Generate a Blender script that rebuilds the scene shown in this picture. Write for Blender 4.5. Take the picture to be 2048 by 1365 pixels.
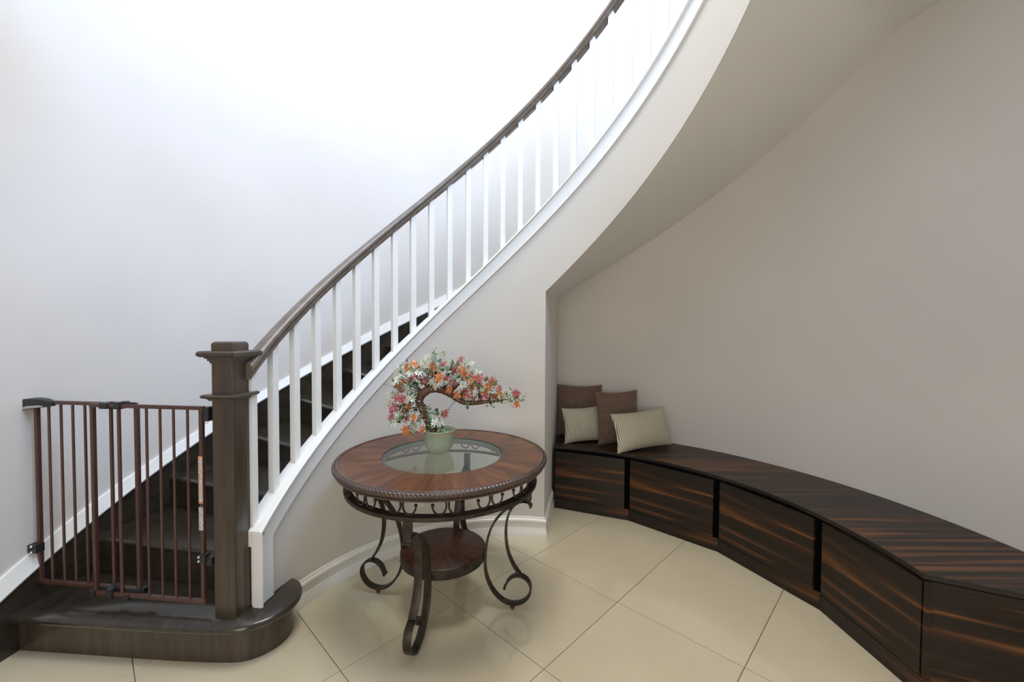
import bpy, bmesh, math, random
from mathutils import Vector, Matrix
for o in list(bpy.data.objects): bpy.data.objects.remove(o)
SC = bpy.context.scene
COL = SC.collection
D2R = math.pi / 180
PI = math.pi
# ---------------------------------------------------------------- camera
EYE = 1.417
PITCH, ROLL, FOC = 0.0265, 0.005, 826.0
cam_d = bpy.data.cameras.new('camera'); cam = bpy.data.objects.new('camera', cam_d); COL.objects.link(cam)
cam_d.sensor_width = 36.0; cam_d.lens = FOC / 2048 * 36.0; cam_d.clip_start = 0.01
cam.matrix_world = (Matrix.Translation((0, 0, EYE)) @ Matrix.Rotation(PI / 2 - PITCH, 4, 'X') @ Matrix.Rotation(ROLL, 4, 'Z'))
SC.camera = cam
# ---------------------------------------------------------------- world, light, exposure
SC.view_settings.view_transform = 'Standard'; SC.view_settings.look = 'None'
SC.view_settings.gamma = 1.0; SC.view_settings.use_curve_mapping = False
SC.view_settings.exposure = 0.0
W = bpy.data.worlds.new('world'); SC.world = W; W.use_nodes = True
W.node_tree.nodes['Background'].inputs[0].default_value = (0.86, 0.92, 1.0, 1)
W.node_tree.nodes['Background'].inputs[1].default_value = 0.06

def area(name, loc, target, sx, sy, power, col):
    l = bpy.data.lights.new(name, 'AREA'); l.shape = 'RECTANGLE'; l.size = sx; l.size_y = sy
    l.energy = power; l.color = col
    o = bpy.data.objects.new(name, l); COL.objects.link(o); o.location = loc
    o.rotation_euler = (Vector(target) - Vector(loc)).to_track_quat('-Z', 'Y').to_euler()
    return o
area('skylight', (-0.1, 1.6, 6.35), (-0.15, 1.75, 0), 1.6, 1.6, 138, (1.0, 0.975, 0.87))
area('upper_window', (1.95, 0.2, 5.1), (-2.2, 2.1, 1.8), 1.8, 1.6, 254, (0.44, 0.645, 1.0))
area('entrance_daylight', (-0.9, -3.6, 1.7), (-0.1, 2.0, 1.1), 2.2, 2.2, 79, (1.0, 0.945, 0.84))

# ---------------------------------------------------------------- materials
MATS = {}
def mat(name, col, rough=0.5, metal=0.0, **kw):
    m = bpy.data.materials.new(name); m.use_nodes = True; MATS[name] = m
    b = m.node_tree.nodes['Principled BSDF']
    b.inputs['Base Color'].default_value = (*col, 1); b.inputs['Roughness'].default_value = rough
    b.inputs['Metallic'].default_value = metal
    for k, v in kw.items(): b.inputs[k.replace('_', ' ')].default_value = v
    return m
def nd(m, t, **kw):
    n = m.node_tree.nodes.new(t)
    for k, v in kw.items():
        if k in n.inputs: n.inputs[k].default_value = v
        else: setattr(n, k, v)
    return n
def lk(m, a, b): m.node_tree.links.new(a, b)
def bsdf(m): return m.node_tree.nodes['Principled BSDF']
def ramp(m, stops):
    r = nd(m, 'ShaderNodeValToRGB'); e = r.color_ramp.elements
    while len(e) > 1: e.remove(e[-1])
    e[0].position = stops[0][0]; e[0].color = (*stops[0][1], 1)
    for p, c in stops[1:]:
        q = e.new(p); q.color = (*c, 1)
    return r
def mapping(m, scale, rot=(0, 0, 0), coord='Object'):
    tc = nd(m, 'ShaderNodeTexCoord'); mp = nd(m, 'ShaderNodeMapping')
    mp.inputs['Scale'].default_value = scale; mp.inputs['Rotation'].default_value = rot
    lk(m, tc.outputs[coord], mp.inputs['Vector']); return mp
def noise(m, vec, scale, detail=3, rough=0.5, dist=0.0):
    n = nd(m, 'ShaderNodeTexNoise'); n.inputs['Scale'].default_value = scale; n.inputs['Detail'].default_value = detail
    n.inputs['Roughness'].default_value = rough; n.inputs['Distortion'].default_value = dist
    lk(m, vec, n.inputs['Vector']); return n
def bump(m, h, strength=0.2, dist=0.002):
    b = nd(m, 'ShaderNodeBump'); b.inputs['Strength'].default_value = strength; b.inputs['Distance'].default_value = dist
    lk(m, h, b.inputs['Height']); lk(m, b.outputs[0], bsdf(m).inputs['Normal'])

def paint(name, col, rough=0.75):
    m = mat(name, col, rough); mp = mapping(m, (1, 1, 1))
    n = noise(m, mp.outputs[0], 160, 2); bump(m, n.outputs[0], 0.06, 0.001)
    n2 = noise(m, mp.outputs[0], 1.3, 2)
    r = ramp(m, [(0.35, tuple(c * 0.97 for c in col)), (0.65, tuple(min(1, c * 1.02) for c in col))])
    lk(m, n2.outputs[0], r.inputs[0]); lk(m, r.outputs[0], bsdf(m).inputs['Base Color']); return m
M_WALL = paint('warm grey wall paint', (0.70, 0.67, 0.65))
M_WALLIN = paint('wall paint toned against bluish light', (0.645, 0.610, 0.562))  # outer wall's paint, darkened and warmed in colour to offset strong bluish light
M_CEIL = paint('soffit paint', (0.79, 0.785, 0.76))
M_TRIM = paint('white satin trim paint', (0.84, 0.84, 0.83), 0.35)
M_BASE = paint('white baseboard paint', (0.82, 0.80, 0.76), 0.35)

def stained(name, c1, c2, rough, axis_scale, coat=0.3):
    m = mat(name, c1, rough, Coat_Weight=coat, Coat_Roughness=0.18)
    mp = mapping(m, axis_scale)
    n = noise(m, mp.outputs[0], 3.0, 6, 0.6, 0.4)
    r = ramp(m, [(0.3, c1), (0.7, c2)]); lk(m, n.outputs[0], r.inputs[0]); lk(m, r.outputs[0], bsdf(m).inputs['Base Color'])
    n2 = noise(m, mp.outputs[0], 14, 4, 0.6); bump(m, n2.outputs[0], 0.08, 0.001)
    return m
M_TREAD = stained('espresso stained tread wood', (0.020, 0.016, 0.012), (0.043, 0.035, 0.026), 0.22, (6, 1.5, 6), 0.5)
M_NEWEL = stained('espresso stained post wood', (0.034, 0.023, 0.015), (0.078, 0.055, 0.038), 0.34, (9, 9, 0.9))
M_RAIL = stained('espresso rail wood in lit tone', (0.115, 0.088, 0.066), (0.19, 0.150, 0.117), 0.33, (4, 4, 4))  # bright light falling on the rail is put into this lighter stain colour

def zebrano(name, scale, rot=(0, 0, 0), gain=1.0):
    m = mat(name, (0.03, 0.02, 0.015), 0.40, Coat_Weight=0.05, Coat_Roughness=0.3, Specular_IOR_Level=0.35)
    mp = mapping(m, scale, rot)
    a = noise(m, mp.outputs[0], 1.0, 2.5, 0.55, 0.25)
    r = ramp(m, [(0.30, (0.010, 0.006, 0.004)), (0.36, (0.028 * gain, 0.011 * gain, 0.006 * gain)), (0.395, (0.085 * gain, 0.033 * gain, 0.012 * gain)), (0.42, (0.024, 0.011, 0.006)), (0.46, (0.013, 0.009, 0.006)),
                 (0.52, (0.022, 0.013, 0.009)), (0.555, (0.045 * gain, 0.018 * gain, 0.008 * gain)), (0.595, (0.125 * gain, 0.050 * gain, 0.016 * gain)), (0.63, (0.055 * gain, 0.019 * gain, 0.008 * gain)), (0.66, (0.009, 0.006, 0.005)), (0.74, (0.014, 0.009, 0.006))])
    lk(m, a.outputs[0], r.inputs[0])
    f = noise(m, mp.outputs[0], 7.0, 3, 0.6)
    r2 = ramp(m, [(0.35, (0.62, 0.62, 0.62)), (0.65, (1.15, 1.15, 1.15))]); lk(m, f.outputs[0], r2.inputs[0])
    mx = nd(m, 'ShaderNodeMix', data_type='RGBA', blend_type='MULTIPLY'); mx.inputs[0].default_value = 1.0
    lk(m, r.outputs[0], mx.inputs[6]); lk(m, r2.outputs[0], mx.inputs[7]); lk(m, mx.outputs[2], bsdf(m).inputs['Base Color'])
    bump(m, f.outputs[0], 0.05, 0.001); return m
M_ZDOOR = zebrano('streaked ebony veneer on doors', (0.36, 0.36, 12.5), (0, 0, 0), 1.25)
M_ZTOP = zebrano('streaked ebony veneer on the worktop', (0.32, 13.0, 1.0), (0, 0, 22 * D2R), 1.15)
M_ZEDGE = mat('dark edge banding', (0.013, 0.009, 0.007), 0.5)
M_DARK = mat('black recess', (0.002, 0.002, 0.002), 0.95, Specular_IOR_Level=0.05)

# floor tiles
M_TILE = mat('polished cream porcelain', (0.60, 0.53, 0.42), 0.09, Coat_Weight=0.55, Coat_Roughness=0.03)
_mp = mapping(M_TILE, (1, 1, 1)); _n = noise(M_TILE, _mp.outputs[0], 2.2, 4)
_r = ramp(M_TILE, [(0.3, (0.60, 0.52, 0.375)), (0.7, (0.655, 0.57, 0.425))]); lk(M_TILE, _n.outputs[0], _r.inputs[0]); lk(M_TILE, _r.outputs[0], bsdf(M_TILE).inputs['Base Color'])
M_GROUT = mat('tan grout', (0.27, 0.21, 0.14), 0.9)

# table woods / metal
def radial_wood(name, c1, c2, c3, nsec, rough=0.22):
    m = mat(name, c1, rough, Coat_Weight=0.05, Coat_Roughness=0.15, Specular_IOR_Level=0.3)
    tc = nd(m, 'ShaderNodeTexCoord'); s = nd(m, 'ShaderNodeSeparateXYZ'); lk(m, tc.outputs['Object'], s.inputs[0])
    at = nd(m, 'ShaderNodeMath', operation='ARCTAN2'); lk(m, s.outputs[1], at.inputs[0]); lk(m, s.outputs[0], at.inputs[1])
    ln = nd(m, 'ShaderNodeVectorMath', operation='LENGTH'); lk(m, tc.outputs['Object'], ln.inputs[0])
    k = nd(m, 'ShaderNodeMath', operation='MULTIPLY'); lk(m, at.outputs[0], k.inputs[0]); k.inputs[1].default_value = 6.0
    k2 = nd(m, 'ShaderNodeMath', operation='MULTIPLY'); lk(m, ln.outputs['Value'], k2.inputs[0]); k2.inputs[1].default_value = 5.0
    # discrete veneer wedges offset the grain
    w = nd(m, 'ShaderNodeMath', operation='MULTIPLY'); lk(m, at.outputs[0], w.inputs[0]); w.inputs[1].default_value = nsec / (2 * PI)
    fl = nd(m, 'ShaderNodeMath', operation='FLOOR'); lk(m, w.outputs[0], fl.inputs[0])
    cb = nd(m, 'ShaderNodeCombineXYZ'); lk(m, k.outputs[0], cb.inputs[0]); lk(m, k2.outputs[0], cb.inputs[1]); lk(m, fl.outputs[0], cb.inputs[2])
    n = noise(m, cb.outputs[0], 1.6, 5, 0.6, 0.3)
    r = ramp(m, [(0.30, c1), (0.48, c2), (0.68, c3)]); lk(m, n.outputs[0], r.inputs[0])
    lk(m, r.outputs[0], bsdf(m).inputs['Base Color']); return m
M_TOP = radial_wood('radial mahogany veneer', (0.052, 0.018, 0.009), (0.104, 0.034, 0.013), (0.19, 0.069, 0.022), 16, 0.28)
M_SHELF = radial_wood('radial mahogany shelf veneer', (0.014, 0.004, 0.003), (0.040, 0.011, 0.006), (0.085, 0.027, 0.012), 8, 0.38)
M_RIM = stained('bronzed carved rim', (0.055, 0.030, 0.024), (0.085, 0.050, 0.042), 0.34, (3, 3, 3), 0.35)
M_IRON = mat('bronzed wrought iron', (0.050, 0.038, 0.028), 0.42, 0.35)
_mp = mapping(M_IRON, (1, 1, 1)); _n = noise(M_IRON, _mp.outputs[0], 25, 4)
_r = ramp(M_IRON, [(0.35, (0.020, 0.015, 0.011)), (0.7, (0.056, 0.042, 0.031))]); lk(M_IRON, _n.outputs[0], _r.inputs[0]); lk(M_IRON, _r.outputs[0], bsdf(M_IRON).inputs['Base Color'])
M_GLASS = mat('clear table glass', (0.93, 0.98, 0.96), 0.0)
_t = nd(M_GLASS, 'ShaderNodeBsdfTransparent'); _t.inputs[0].default_value = (0.90, 0.96, 0.93, 1)
_g = nd(M_GLASS, 'ShaderNodeBsdfGlossy'); _g.inputs[0].default_value = (1, 1, 1, 1); _g.inputs['Roughness'].default_value = 0.01
_fr = nd(M_GLASS, 'ShaderNodeFresnel'); _fr.inputs[0].default_value = 1.6
_mx = nd(M_GLASS, 'ShaderNodeMixShader'); _ge = nd(M_GLASS, 'ShaderNodeNewGeometry'); _sb = nd(M_GLASS, 'ShaderNodeMath', operation='SUBTRACT'); _sb.inputs[0].default_value = 1.0; lk(M_GLASS, _ge.outputs['Backfacing'], _sb.inputs[1])
_ml = nd(M_GLASS, 'ShaderNodeMath', operation='MULTIPLY'); lk(M_GLASS, _fr.outputs[0], _ml.inputs[0]); lk(M_GLASS, _sb.outputs[0], _ml.inputs[1]); lk(M_GLASS, _ml.outputs[0], _mx.inputs[0]); lk(M_GLASS, _t.outputs[0], _mx.inputs[1]); lk(M_GLASS, _g.outputs[0], _mx.inputs[2])
lk(M_GLASS, _mx.outputs[0], M_GLASS.node_tree.nodes['Material Output'].inputs[0])
M_GEDGE = mat('green glass edge', (0.035, 0.12, 0.105), 0.15)
# gate
M_GATE = stained('brown enamelled gate metal', (0.060, 0.025, 0.019), (0.090, 0.038, 0.028), 0.38, (20, 20, 1.5), 0.2)
M_BLACK = mat('black plastic', (0.018, 0.019, 0.022), 0.42)
M_GREY = mat('grey plastic inlay', (0.40, 0.38, 0.36), 0.5)
M_CHROME = mat('screw metal', (0.7, 0.7, 0.68), 0.25, 1.0)
M_STICK = mat('white sticker paper', (0.62, 0.61, 0.60), 0.6)
_mp = mapping(M_STICK, (400, 400, 90)); _n = noise(M_STICK, _mp.outputs[0], 1.0, 2)
_r = ramp(M_STICK, [(0.44, (0.30, 0.30, 0.32)), (0.52, (0.62, 0.61, 0.60))]); lk(M_STICK, _n.outputs[0], _r.inputs[0]); lk(M_STICK, _r.outputs[0], bsdf(M_STICK).inputs['Base Color'])
M_ORANGE = mat('orange sticker border', (0.62, 0.22, 0.05), 0.6)
# cushions
def fabric_brown():
    m = mat('brown woven fabric', (0.10, 0.06, 0.04), 0.75, Sheen_Weight=0.3)
    mp = mapping(m, (1, 1, 1)); n = noise(m, mp.outputs[0], 170, 3, 0.8)
    r = ramp(m, [(0.34, (0.045, 0.025, 0.016)), (0.52, (0.14, 0.080, 0.053)), (0.68, (0.32, 0.22, 0.16))])
    lk(m, n.outputs[0], r.inputs[0]); lk(m, r.outputs[0], bsdf(m).inputs['Base Color'])
    bump(m, n.outputs[0], 0.6, 0.002); return m
def fabric_rib():
    m = mat('ribbed beige fabric', (0.45, 0.40, 0.30), 0.45, Sheen_Weight=0.3)
    tc = nd(m, 'ShaderNodeTexCoord'); s = nd(m, 'ShaderNodeSeparateXYZ'); lk(m, tc.outputs['Object'], s.inputs[0])
    k = nd(m, 'ShaderNodeMath', operation='MULTIPLY'); k.inputs[1].default_value = 2 * PI / 0.0115; lk(m, s.outputs[0], k.inputs[0])
    sn = nd(m, 'ShaderNodeMath', operation='SINE'); lk(m, k.outputs[0], sn.inputs[0])
    r = ramp(m, [(0.0, (0.16, 0.135, 0.09)), (0.3, (0.48, 0.43, 0.32)), (0.8, (0.72, 0.67, 0.54))])
    h = nd(m, 'ShaderNodeMath', operation='MULTIPLY_ADD'); h.inputs[1].default_value = 0.5; h.inputs[2].default_value = 0.5; lk(m, sn.outputs[0], h.inputs[0])
    lk(m, h.outputs[0], r.inputs[0]); lk(m, r.outputs[0], bsdf(m).inputs['Base Color'])
    bump(m, h.outputs[0], 0.8, 0.003); return m
M_FBROWN = fabric_brown(); M_FRIB = fabric_rib()
# bonsai
M_POT = mat('crackled celadon glass', (0.36, 0.46, 0.34), 0.25, Coat_Weight=0.3, Subsurface_Weight=0.25)
_mp = mapping(M_POT, (1, 1, 1)); _n = noise(M_POT, _mp.outputs[0], 160, 4, 0.8)
_r = ramp(M_POT, [(0.35, (0.22, 0.28, 0.20)), (0.65, (0.42, 0.48, 0.38))]); lk(M_POT, _n.outputs[0], _r.inputs[0]); lk(M_POT, _r.outputs[0], bsdf(M_POT).inputs['Base Color']); bump(M_POT, _n.outputs[0], 0.3, 0.001)
M_TRUNK = stained('brown wrapped trunk', (0.075, 0.028, 0.016), (0.14, 0.060, 0.034), 0.5, (14, 14, 14), 0.1)
M_TWIG = mat('dark wire twig', (0.020, 0.015, 0.011), 0.5)
M_PINK = mat('pink glass petal', (0.52, 0.12, 0.14), 0.3, Transmission_Weight=0.15, Coat_Weight=0.4)
M_ORPET = mat('orange glass petal', (0.58, 0.17, 0.035), 0.3, Transmission_Weight=0.15, Coat_Weight=0.4)
M_WHPET = mat('white glass petal', (0.74, 0.76, 0.66), 0.3, Transmission_Weight=0.15, Coat_Weight=0.4)
M_LEAF = mat('jade green leaf', (0.10, 0.22, 0.085), 0.25, Transmission_Weight=0.1, Coat_Weight=0.4)
M_LEAF2 = mat('pale jade leaf', (0.30, 0.44, 0.25), 0.25, Transmission_Weight=0.1, Coat_Weight=0.4)
M_STAMEN = mat('yellow bead', (0.8, 0.55, 0.2), 0.3)
M_MOSS = mat('green filling', (0.22, 0.42, 0.12), 0.6)
M_PLATE = mat('white outlet plastic', (0.80, 0.79, 0.76), 0.35)

# ---------------------------------------------------------------- mesh helpers
class MB:
    def __init__(s): s.v = []; s.f = []; s.mi = []
    def add(s, vs, fs, mi=0):
        b = len(s.v); s.v += [tuple(v) for v in vs]; s.f += [tuple(i + b for i in f) for f in fs]; s.mi += [mi] * len(fs)
    def box(s, c, h, rz=0.0, mi=0, M=None):
        vs = [Vector((x * h[0], y * h[1], z * h[2])) for x in (-1, 1) for y in (-1, 1) for z in (-1, 1)]
        R = M if M is not None else Matrix.Rotation(rz, 3, 'Z')
        vs = [R @ v + Vector(c) for v in vs]
        s.add(vs, [(0, 1, 3, 2), (4, 6, 7, 5), (0, 4, 5, 1), (2, 3, 7, 6), (0, 2, 6, 4), (1, 5, 7, 3)], mi)
    def loft(s, rings, close=True, cap=True, mi=0):
        n = len(rings[0]); vs = [v for r in rings for v in r]; fs = []
        for i in range(len(rings) - 1):
            for j in range(n if close else n - 1):
                k = (j + 1) % n; fs.append((i * n + j, i * n + k, (i + 1) * n + k, (i + 1) * n + j))
        if cap and close: fs.append(tuple(reversed(range(n)))); fs.append(tuple((len(rings) - 1) * n + j for j in range(n)))
        s.add(vs, fs, mi)
    def lathe(s, prof, seg=48, c=(0, 0, 0), mi=0, closed=False):
        vs = []; fs = []; n = len(prof)
        for i in range(seg):
            a = 2 * PI * i / seg
            for r, z in prof: vs.append((c[0] + r * math.cos(a), c[1] + r * math.sin(a), c[2] + z))
        for i in range(seg):
            k = (i + 1) % seg
            for j in range(n if closed else n - 1):
                l = (j + 1) % n
                fs.append((i * n + j, k * n + j, k * n + l, i * n + l))
        s.add(vs, fs, mi)
    def tube(s, pts, rad, seg=8, cap=True, mi=0):
        pts = [Vector(p) for p in pts]; rings = []; up = None
        for i, p in enumerate(pts):
            d = (pts[min(i + 1, len(pts) - 1)] - pts[max(i - 1, 0)]).normalized()
            if up is None: up = Vector((0, 0, 1)) if abs(d.z) < 0.9 else Vector((1, 0, 0))
            x = d.cross(up).normalized(); y = x.cross(d).normalized(); up = y
            r = rad[i] if isinstance(rad, (list, tuple)) else rad
            rings.append([p + x * r * math.cos(2 * PI * j / seg) + y * r * math.sin(2 * PI * j / seg) for j in range(seg)])
        s.loft(rings, True, cap, mi)
    def sphere(s, c, r, seg=8, mi=0, sz=1.0):
        prof = [(r * math.sin(PI * k / (seg // 2 + 2)) + 1e-6, -r * sz * math.cos(PI * k / (seg // 2 + 2))) for k in range(seg // 2 + 3)]
        s.lathe(prof, seg, c, mi)
    def prism(s, poly, z0, z1, mi=0):
        s.loft([[(x, y, z0) for x, y in poly], [(x, y, z1) for x, y in poly]], True, True, mi)
    def build(s, name, mats, parent=None, smooth=None, bevel=0.0):
        me = bpy.data.meshes.new(name); me.from_pydata(s.v, [], s.f)
        if not isinstance(mats, (list, tuple)): mats = [mats]
        for m in mats: me.materials.append(m)
        for p, i in zip(me.polygons, s.mi): p.material_index = i
        b = bmesh.new(); b.from_mesh(me); bmesh.ops.recalc_face_normals(b, faces=b.faces)
        if bevel: bmesh.ops.bevel(b, geom=[e for e in b.edges if len(e.link_faces) == 2 and e.calc_face_angle(0) > 0.6], offset=bevel, segments=2, affect='EDGES', profile=0.6)
        b.to_mesh(me); b.free()
        o = bpy.data.objects.new(name, me); COL.objects.link(o)
        if parent is not None: o.parent = parent
        if smooth is not None:
            for p in me.polygons: p.use_smooth = True
            try: me.set_sharp_from_angle(angle=smooth * D2R)
            except Exception: pass
        return o
def tag(o, label=None, cat=None, group=None, kind=None):
    if label: o['label'] = label
    if cat: o['category'] = cat
    if group: o['group'] = group
    if kind: o['kind'] = kind
    return o
def empty(name, loc, rz=0.0):
    o = bpy.data.objects.new(name, None); COL.objects.link(o); o.location = loc; o.rotation_euler = (0, 0, rz)
    o.empty_display_size = 0.1; return o
def local(o, root):
    """keep a mesh that was modelled in world space in place under a moved root"""
    o.parent = root
    o.matrix_parent_inverse = Matrix.Identity(4)
    M = (Matrix.Translation(root.location) @ root.rotation_euler.to_matrix().to_4x4()).inverted()
    o.data.transform(M); return o

CX, CY = 0.0, 1.675            # the axis of the round stair hall
def P(r, th, z=0.0): return (CX + r * math.cos(th * D2R), CY + r * math.sin(th * D2R), z)
def poly(c): return lambda th: sum(a * ((th - 90) / 100) ** i for i, a in enumerate(c))
RO, RI = 2.18, 1.145
_nose = poly([2.0238, -1.9946, 0.1147, 0.0991])
_fasc = poly([1.9204, -1.9514, 0.0981, 0.0212])
_sin = poly([1.4613, -1.883, 0.1635]); _sout = poly([1.5038, -2.0484, 0.1431])
_skirt = poly([1.9701, -1.9274, 0.0109]); _skw = poly([2.1271, -2.2993, 0.3484])
_rail = poly([2.8578, -1.9816, 0.0745, 0.0214])
def frange(a, b, step):
    n = max(1, int(round(abs(b - a) / step))); return [a + (b - a) * i / n for i in range(n + 1)]
def helix(mb, t0, t1, prof, step=1.5, mi=0):
    """prof(th) gives the closed (r, z) outline at angle th"""
    mb.loft([[P(r, th, z) for r, z in prof(th)] for th in frange(t0, t1, step)], True, True, mi)

# ---------------------------------------------------------------- setting: shell
mb = MB(); mb.box((0, 0.0, -0.035), (5.2, 4.6, 0.027)); floor = mb.build('floor', M_GROUT); tag(floor, kind='structure')
# tiles: each a part of the floor, 0.6 m with recessed joints
U = Vector((0.4291, -0.4163)).normalized(); V = Vector((-U.y, U.x)); P0 = Vector((-0.7049, 1.6771)); TS = 0.5979
mb = MB(); h = TS / 2 - 0.0014
mb.loft([[(-h, -h, -0.007), (h, -h, -0.007), (h, h, -0.007), (-h, h, -0.007)], [(-h, -h, -0.0008), (h, -h, -0.0008), (h, h, -0.0008), (-h, h, -0.0008)],
         [(-h + .0008, -h + .0008, 0), (h - .0008, -h + .0008, 0), (h - .0008, h - .0008, 0), (-h + .0008, h - .0008, 0)]])
tile_me = None
for i in range(-9, 9):
    for j in range(-9, 9):
        c = P0 + U * (i + .5) * TS + V * (j + .5) * TS
        if abs(c.x) > 3.0 or c.y > 4.3 or c.y < -3.3: continue
        if tile_me is None:
            t = mb.build('tile', M_TILE); tile_me = t.data
        else:
            t = bpy.data.objects.new('tile', tile_me); COL.objects.link(t)
        t.location = (c.x, c.y, 0); t.rotation_euler = (0, 0, math.atan2(U.y, U.x)); t.parent = floor
# outer cylindrical wall
mb = MB(); helix(mb, -12, 190, lambda th: [(RO, -0.008), (RO, 6.5), (RO + 0.15, 6.5), (RO + 0.15, -0.008)], 1.5)
tag(mb.build('wall_outer', M_WALL, smooth=30), kind='structure')
a, b_ = P(RO, 190), P(RO, -12)
mb = MB(); mb.prism([(a[0], a[1]), (a[0], -4.2), (a[0] - .15, -4.2), (a[0] - .15, a[1])], -0.008, 6.5); tag(mb.build('wall_left', M_WALL), kind='structure')
mb = MB(); mb.prism([(b_[0], b_[1]), (b_[0], -4.2), (b_[0] + .15, -4.2), (b_[0] + .15, b_[1])], -0.008, 6.5); tag(mb.build('wall_right', M_WALL), kind='structure')
# front wall of the hall (behind the camera) with a wide glazed opening
mb = MB(); mb.box((-2.0, -4.27, 3.25), (.5, .07, 3.25)); mb.box((1.9, -4.27, 3.25), (.5, .07, 3.25)); mb.box((-.05, -4.27, 2.85), (1.5, .07, .25)); mb.box((-.05, -4.27, 5.9), (1.5, .07, .6))
tag(mb.build('wall_front', M_WALL), kind='structure')
# upper ceiling
mb = MB(); mb.box((0, -0.1, 6.58), (3.2, 4.4, 0.07)); tag(mb.build('ceiling', M_CEIL), kind='structure')
# landing slab over the hall
mb = MB(); n = 40
inn = []; out = []
for k in range(n + 1):
    th = 17.1 + (-165 - 17.1) * k / n
    x, y, _ = P(RI, th); inn.append((x, y))
    d = Vector((math.cos(th * D2R), math.sin(th * D2R)))
    t = min([(2.28 / abs(d.x)) if abs(d.x) > 1e-4 else 99, ((5.9) / abs(d.y)) if abs(d.y) > 1e-4 and d.y < 0 else 99])
    if th > -12: t = RO + .02
    out.append((CX + d.x * t, CY + d.y * t))
for k in range(n):
    q = [inn[k], out[k], out[k + 1], inn[k + 1]]
    mb.add([(x, y, 3.08) for x, y in q] + [(x, y, 3.38) for x, y in q], [(0, 1, 2, 3), (7, 6, 5, 4), (0, 3, 7, 4)] + ([(0, 4, 5, 1)] if k == 0 else []) + ([(2, 6, 7, 3)] if k == n - 1 else []))
tag(mb.build('ceiling_landing', M_CEIL), kind='structure')

def soff(r, th):
    f = (r - RI) / (RO - RI); z = _sin(th) * (1 - f) + _sout(th) * f
    return min(z, 3.078)
# inner curved wall: down to the floor up to 78.6 deg, beyond it only the band under the stringer
T_END = 78.6
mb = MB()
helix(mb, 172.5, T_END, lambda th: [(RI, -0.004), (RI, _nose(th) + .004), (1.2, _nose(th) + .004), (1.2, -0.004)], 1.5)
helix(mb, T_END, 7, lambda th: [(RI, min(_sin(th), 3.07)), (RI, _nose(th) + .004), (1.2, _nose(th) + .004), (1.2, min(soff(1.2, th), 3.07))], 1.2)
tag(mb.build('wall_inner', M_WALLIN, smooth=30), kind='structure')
# end wall closing the space under the stair
mb = MB(); z_ = _sin(T_END) + 0.05
mb.loft([[P(1.2, T_END, -0.004), P(RO + .01, T_END, -0.004), P(RO + .01, T_END + 3, -0.004), P(1.2, T_END + 5, -0.004)],
         [P(1.2, T_END, _sin(T_END) + .02), P(RO + .01, T_END, _sout(T_END) + .02), P(RO + .01, T_END + 3, _sout(T_END) + .02), P(1.2, T_END + 5, _sin(T_END) + .02)]])
tag(mb.build('wall_end', M_WALL), kind='structure')
# sloping soffit under the flight
mb = MB(); NR = 10; th_l = frange(T_END + 1, 7, 1.5)
vs = []; fs = []
for th in th_l:
    for k in range(NR + 1):
        r = RI + .001 + (RO + .01 - RI - .001) * k / NR; vs.append(P(r, th, soff(r, th) - .004))
    for k in range(NR + 1):
        r = RI + .001 + (RO + .01 - RI - .001) * k / NR; vs.append(P(r, th, soff(r, th) + .03))
N2 = 2 * (NR + 1)
for i in range(len(th_l) - 1):
    for k in range(NR):
        a0 = i * N2 + k; b0 = a0 + N2
        fs.append((a0, a0 + 1, b0 + 1, b0)); fs.append((a0 + NR + 1, b0 + NR + 1, b0 + NR + 2, a0 + NR + 2))
mb.add(vs, fs); tag(mb.build('ceiling_soffit', M_CEIL, smooth=30), kind='structure')

# baseboard: moulded profile swept along the inner wall and the return on the end wall
BP = [(0, 0.0), (0.022, 0.0), (0.022, 0.042), (0.017, 0.050), (0.017, 0.056), (0.014, 0.060), (0.014, 0.100), (0.018, 0.106), (0.016, 0.116), (0.009, 0.122), (0.009, 0.127), (0.005, 0.134), (0, 0.134)]
def sweep_plan(mb, pts, prof, flip=1):
    pts = [Vector(p) for p in pts]; rings = []
    for i, p in enumerate(pts):
        a = (p - pts[i - 1]).normalized() if i else None
        b = (pts[i + 1] - p).normalized() if i < len(pts) - 1 else None
        na = Vector((-a.y, a.x)) if a else None; nb = Vector((-b.y, b.x)) if b else None
        if na is None: n = nb
        elif nb is None: n = na
        else: n = (na + nb) / (1 + na.dot(nb))
        n = n * flip
        rings.append([(p.x + n.x * o, p.y + n.y * o, z) for o, z in prof])
    mb.loft(rings, True, True)
mb = MB(); path = [P(RI, th)[:2] for th in frange(168.5, T_END, 1.5)]
path += [P(1.655, T_END)[:2]]
sweep_plan(mb, path, BP, -1)
tag(mb.build('baseboard_inner', M_BASE, smooth=35), kind='structure')
# outlet on the inner wall behind the table
ot = empty('wall_outlet', P(RI - .003, 121.8, 0.288), (121.8 + 90) * D2R)
tag(ot, 'white rectangular outlet plate low on curved wall behind the round table', 'outlet')
mb = MB(); mb.box((0, 0, 0), (.038, .003, .026)); mb.build('plate', M_PLATE, ot, bevel=.0015)
mb = MB(); mb.box((-.017, .0034, 0), (.011, .0012, .014)); mb.box((.017, .0034, 0), (.011, .0012, .014)); mb.build('socket', M_PLATE, ot, bevel=.0005)

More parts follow.
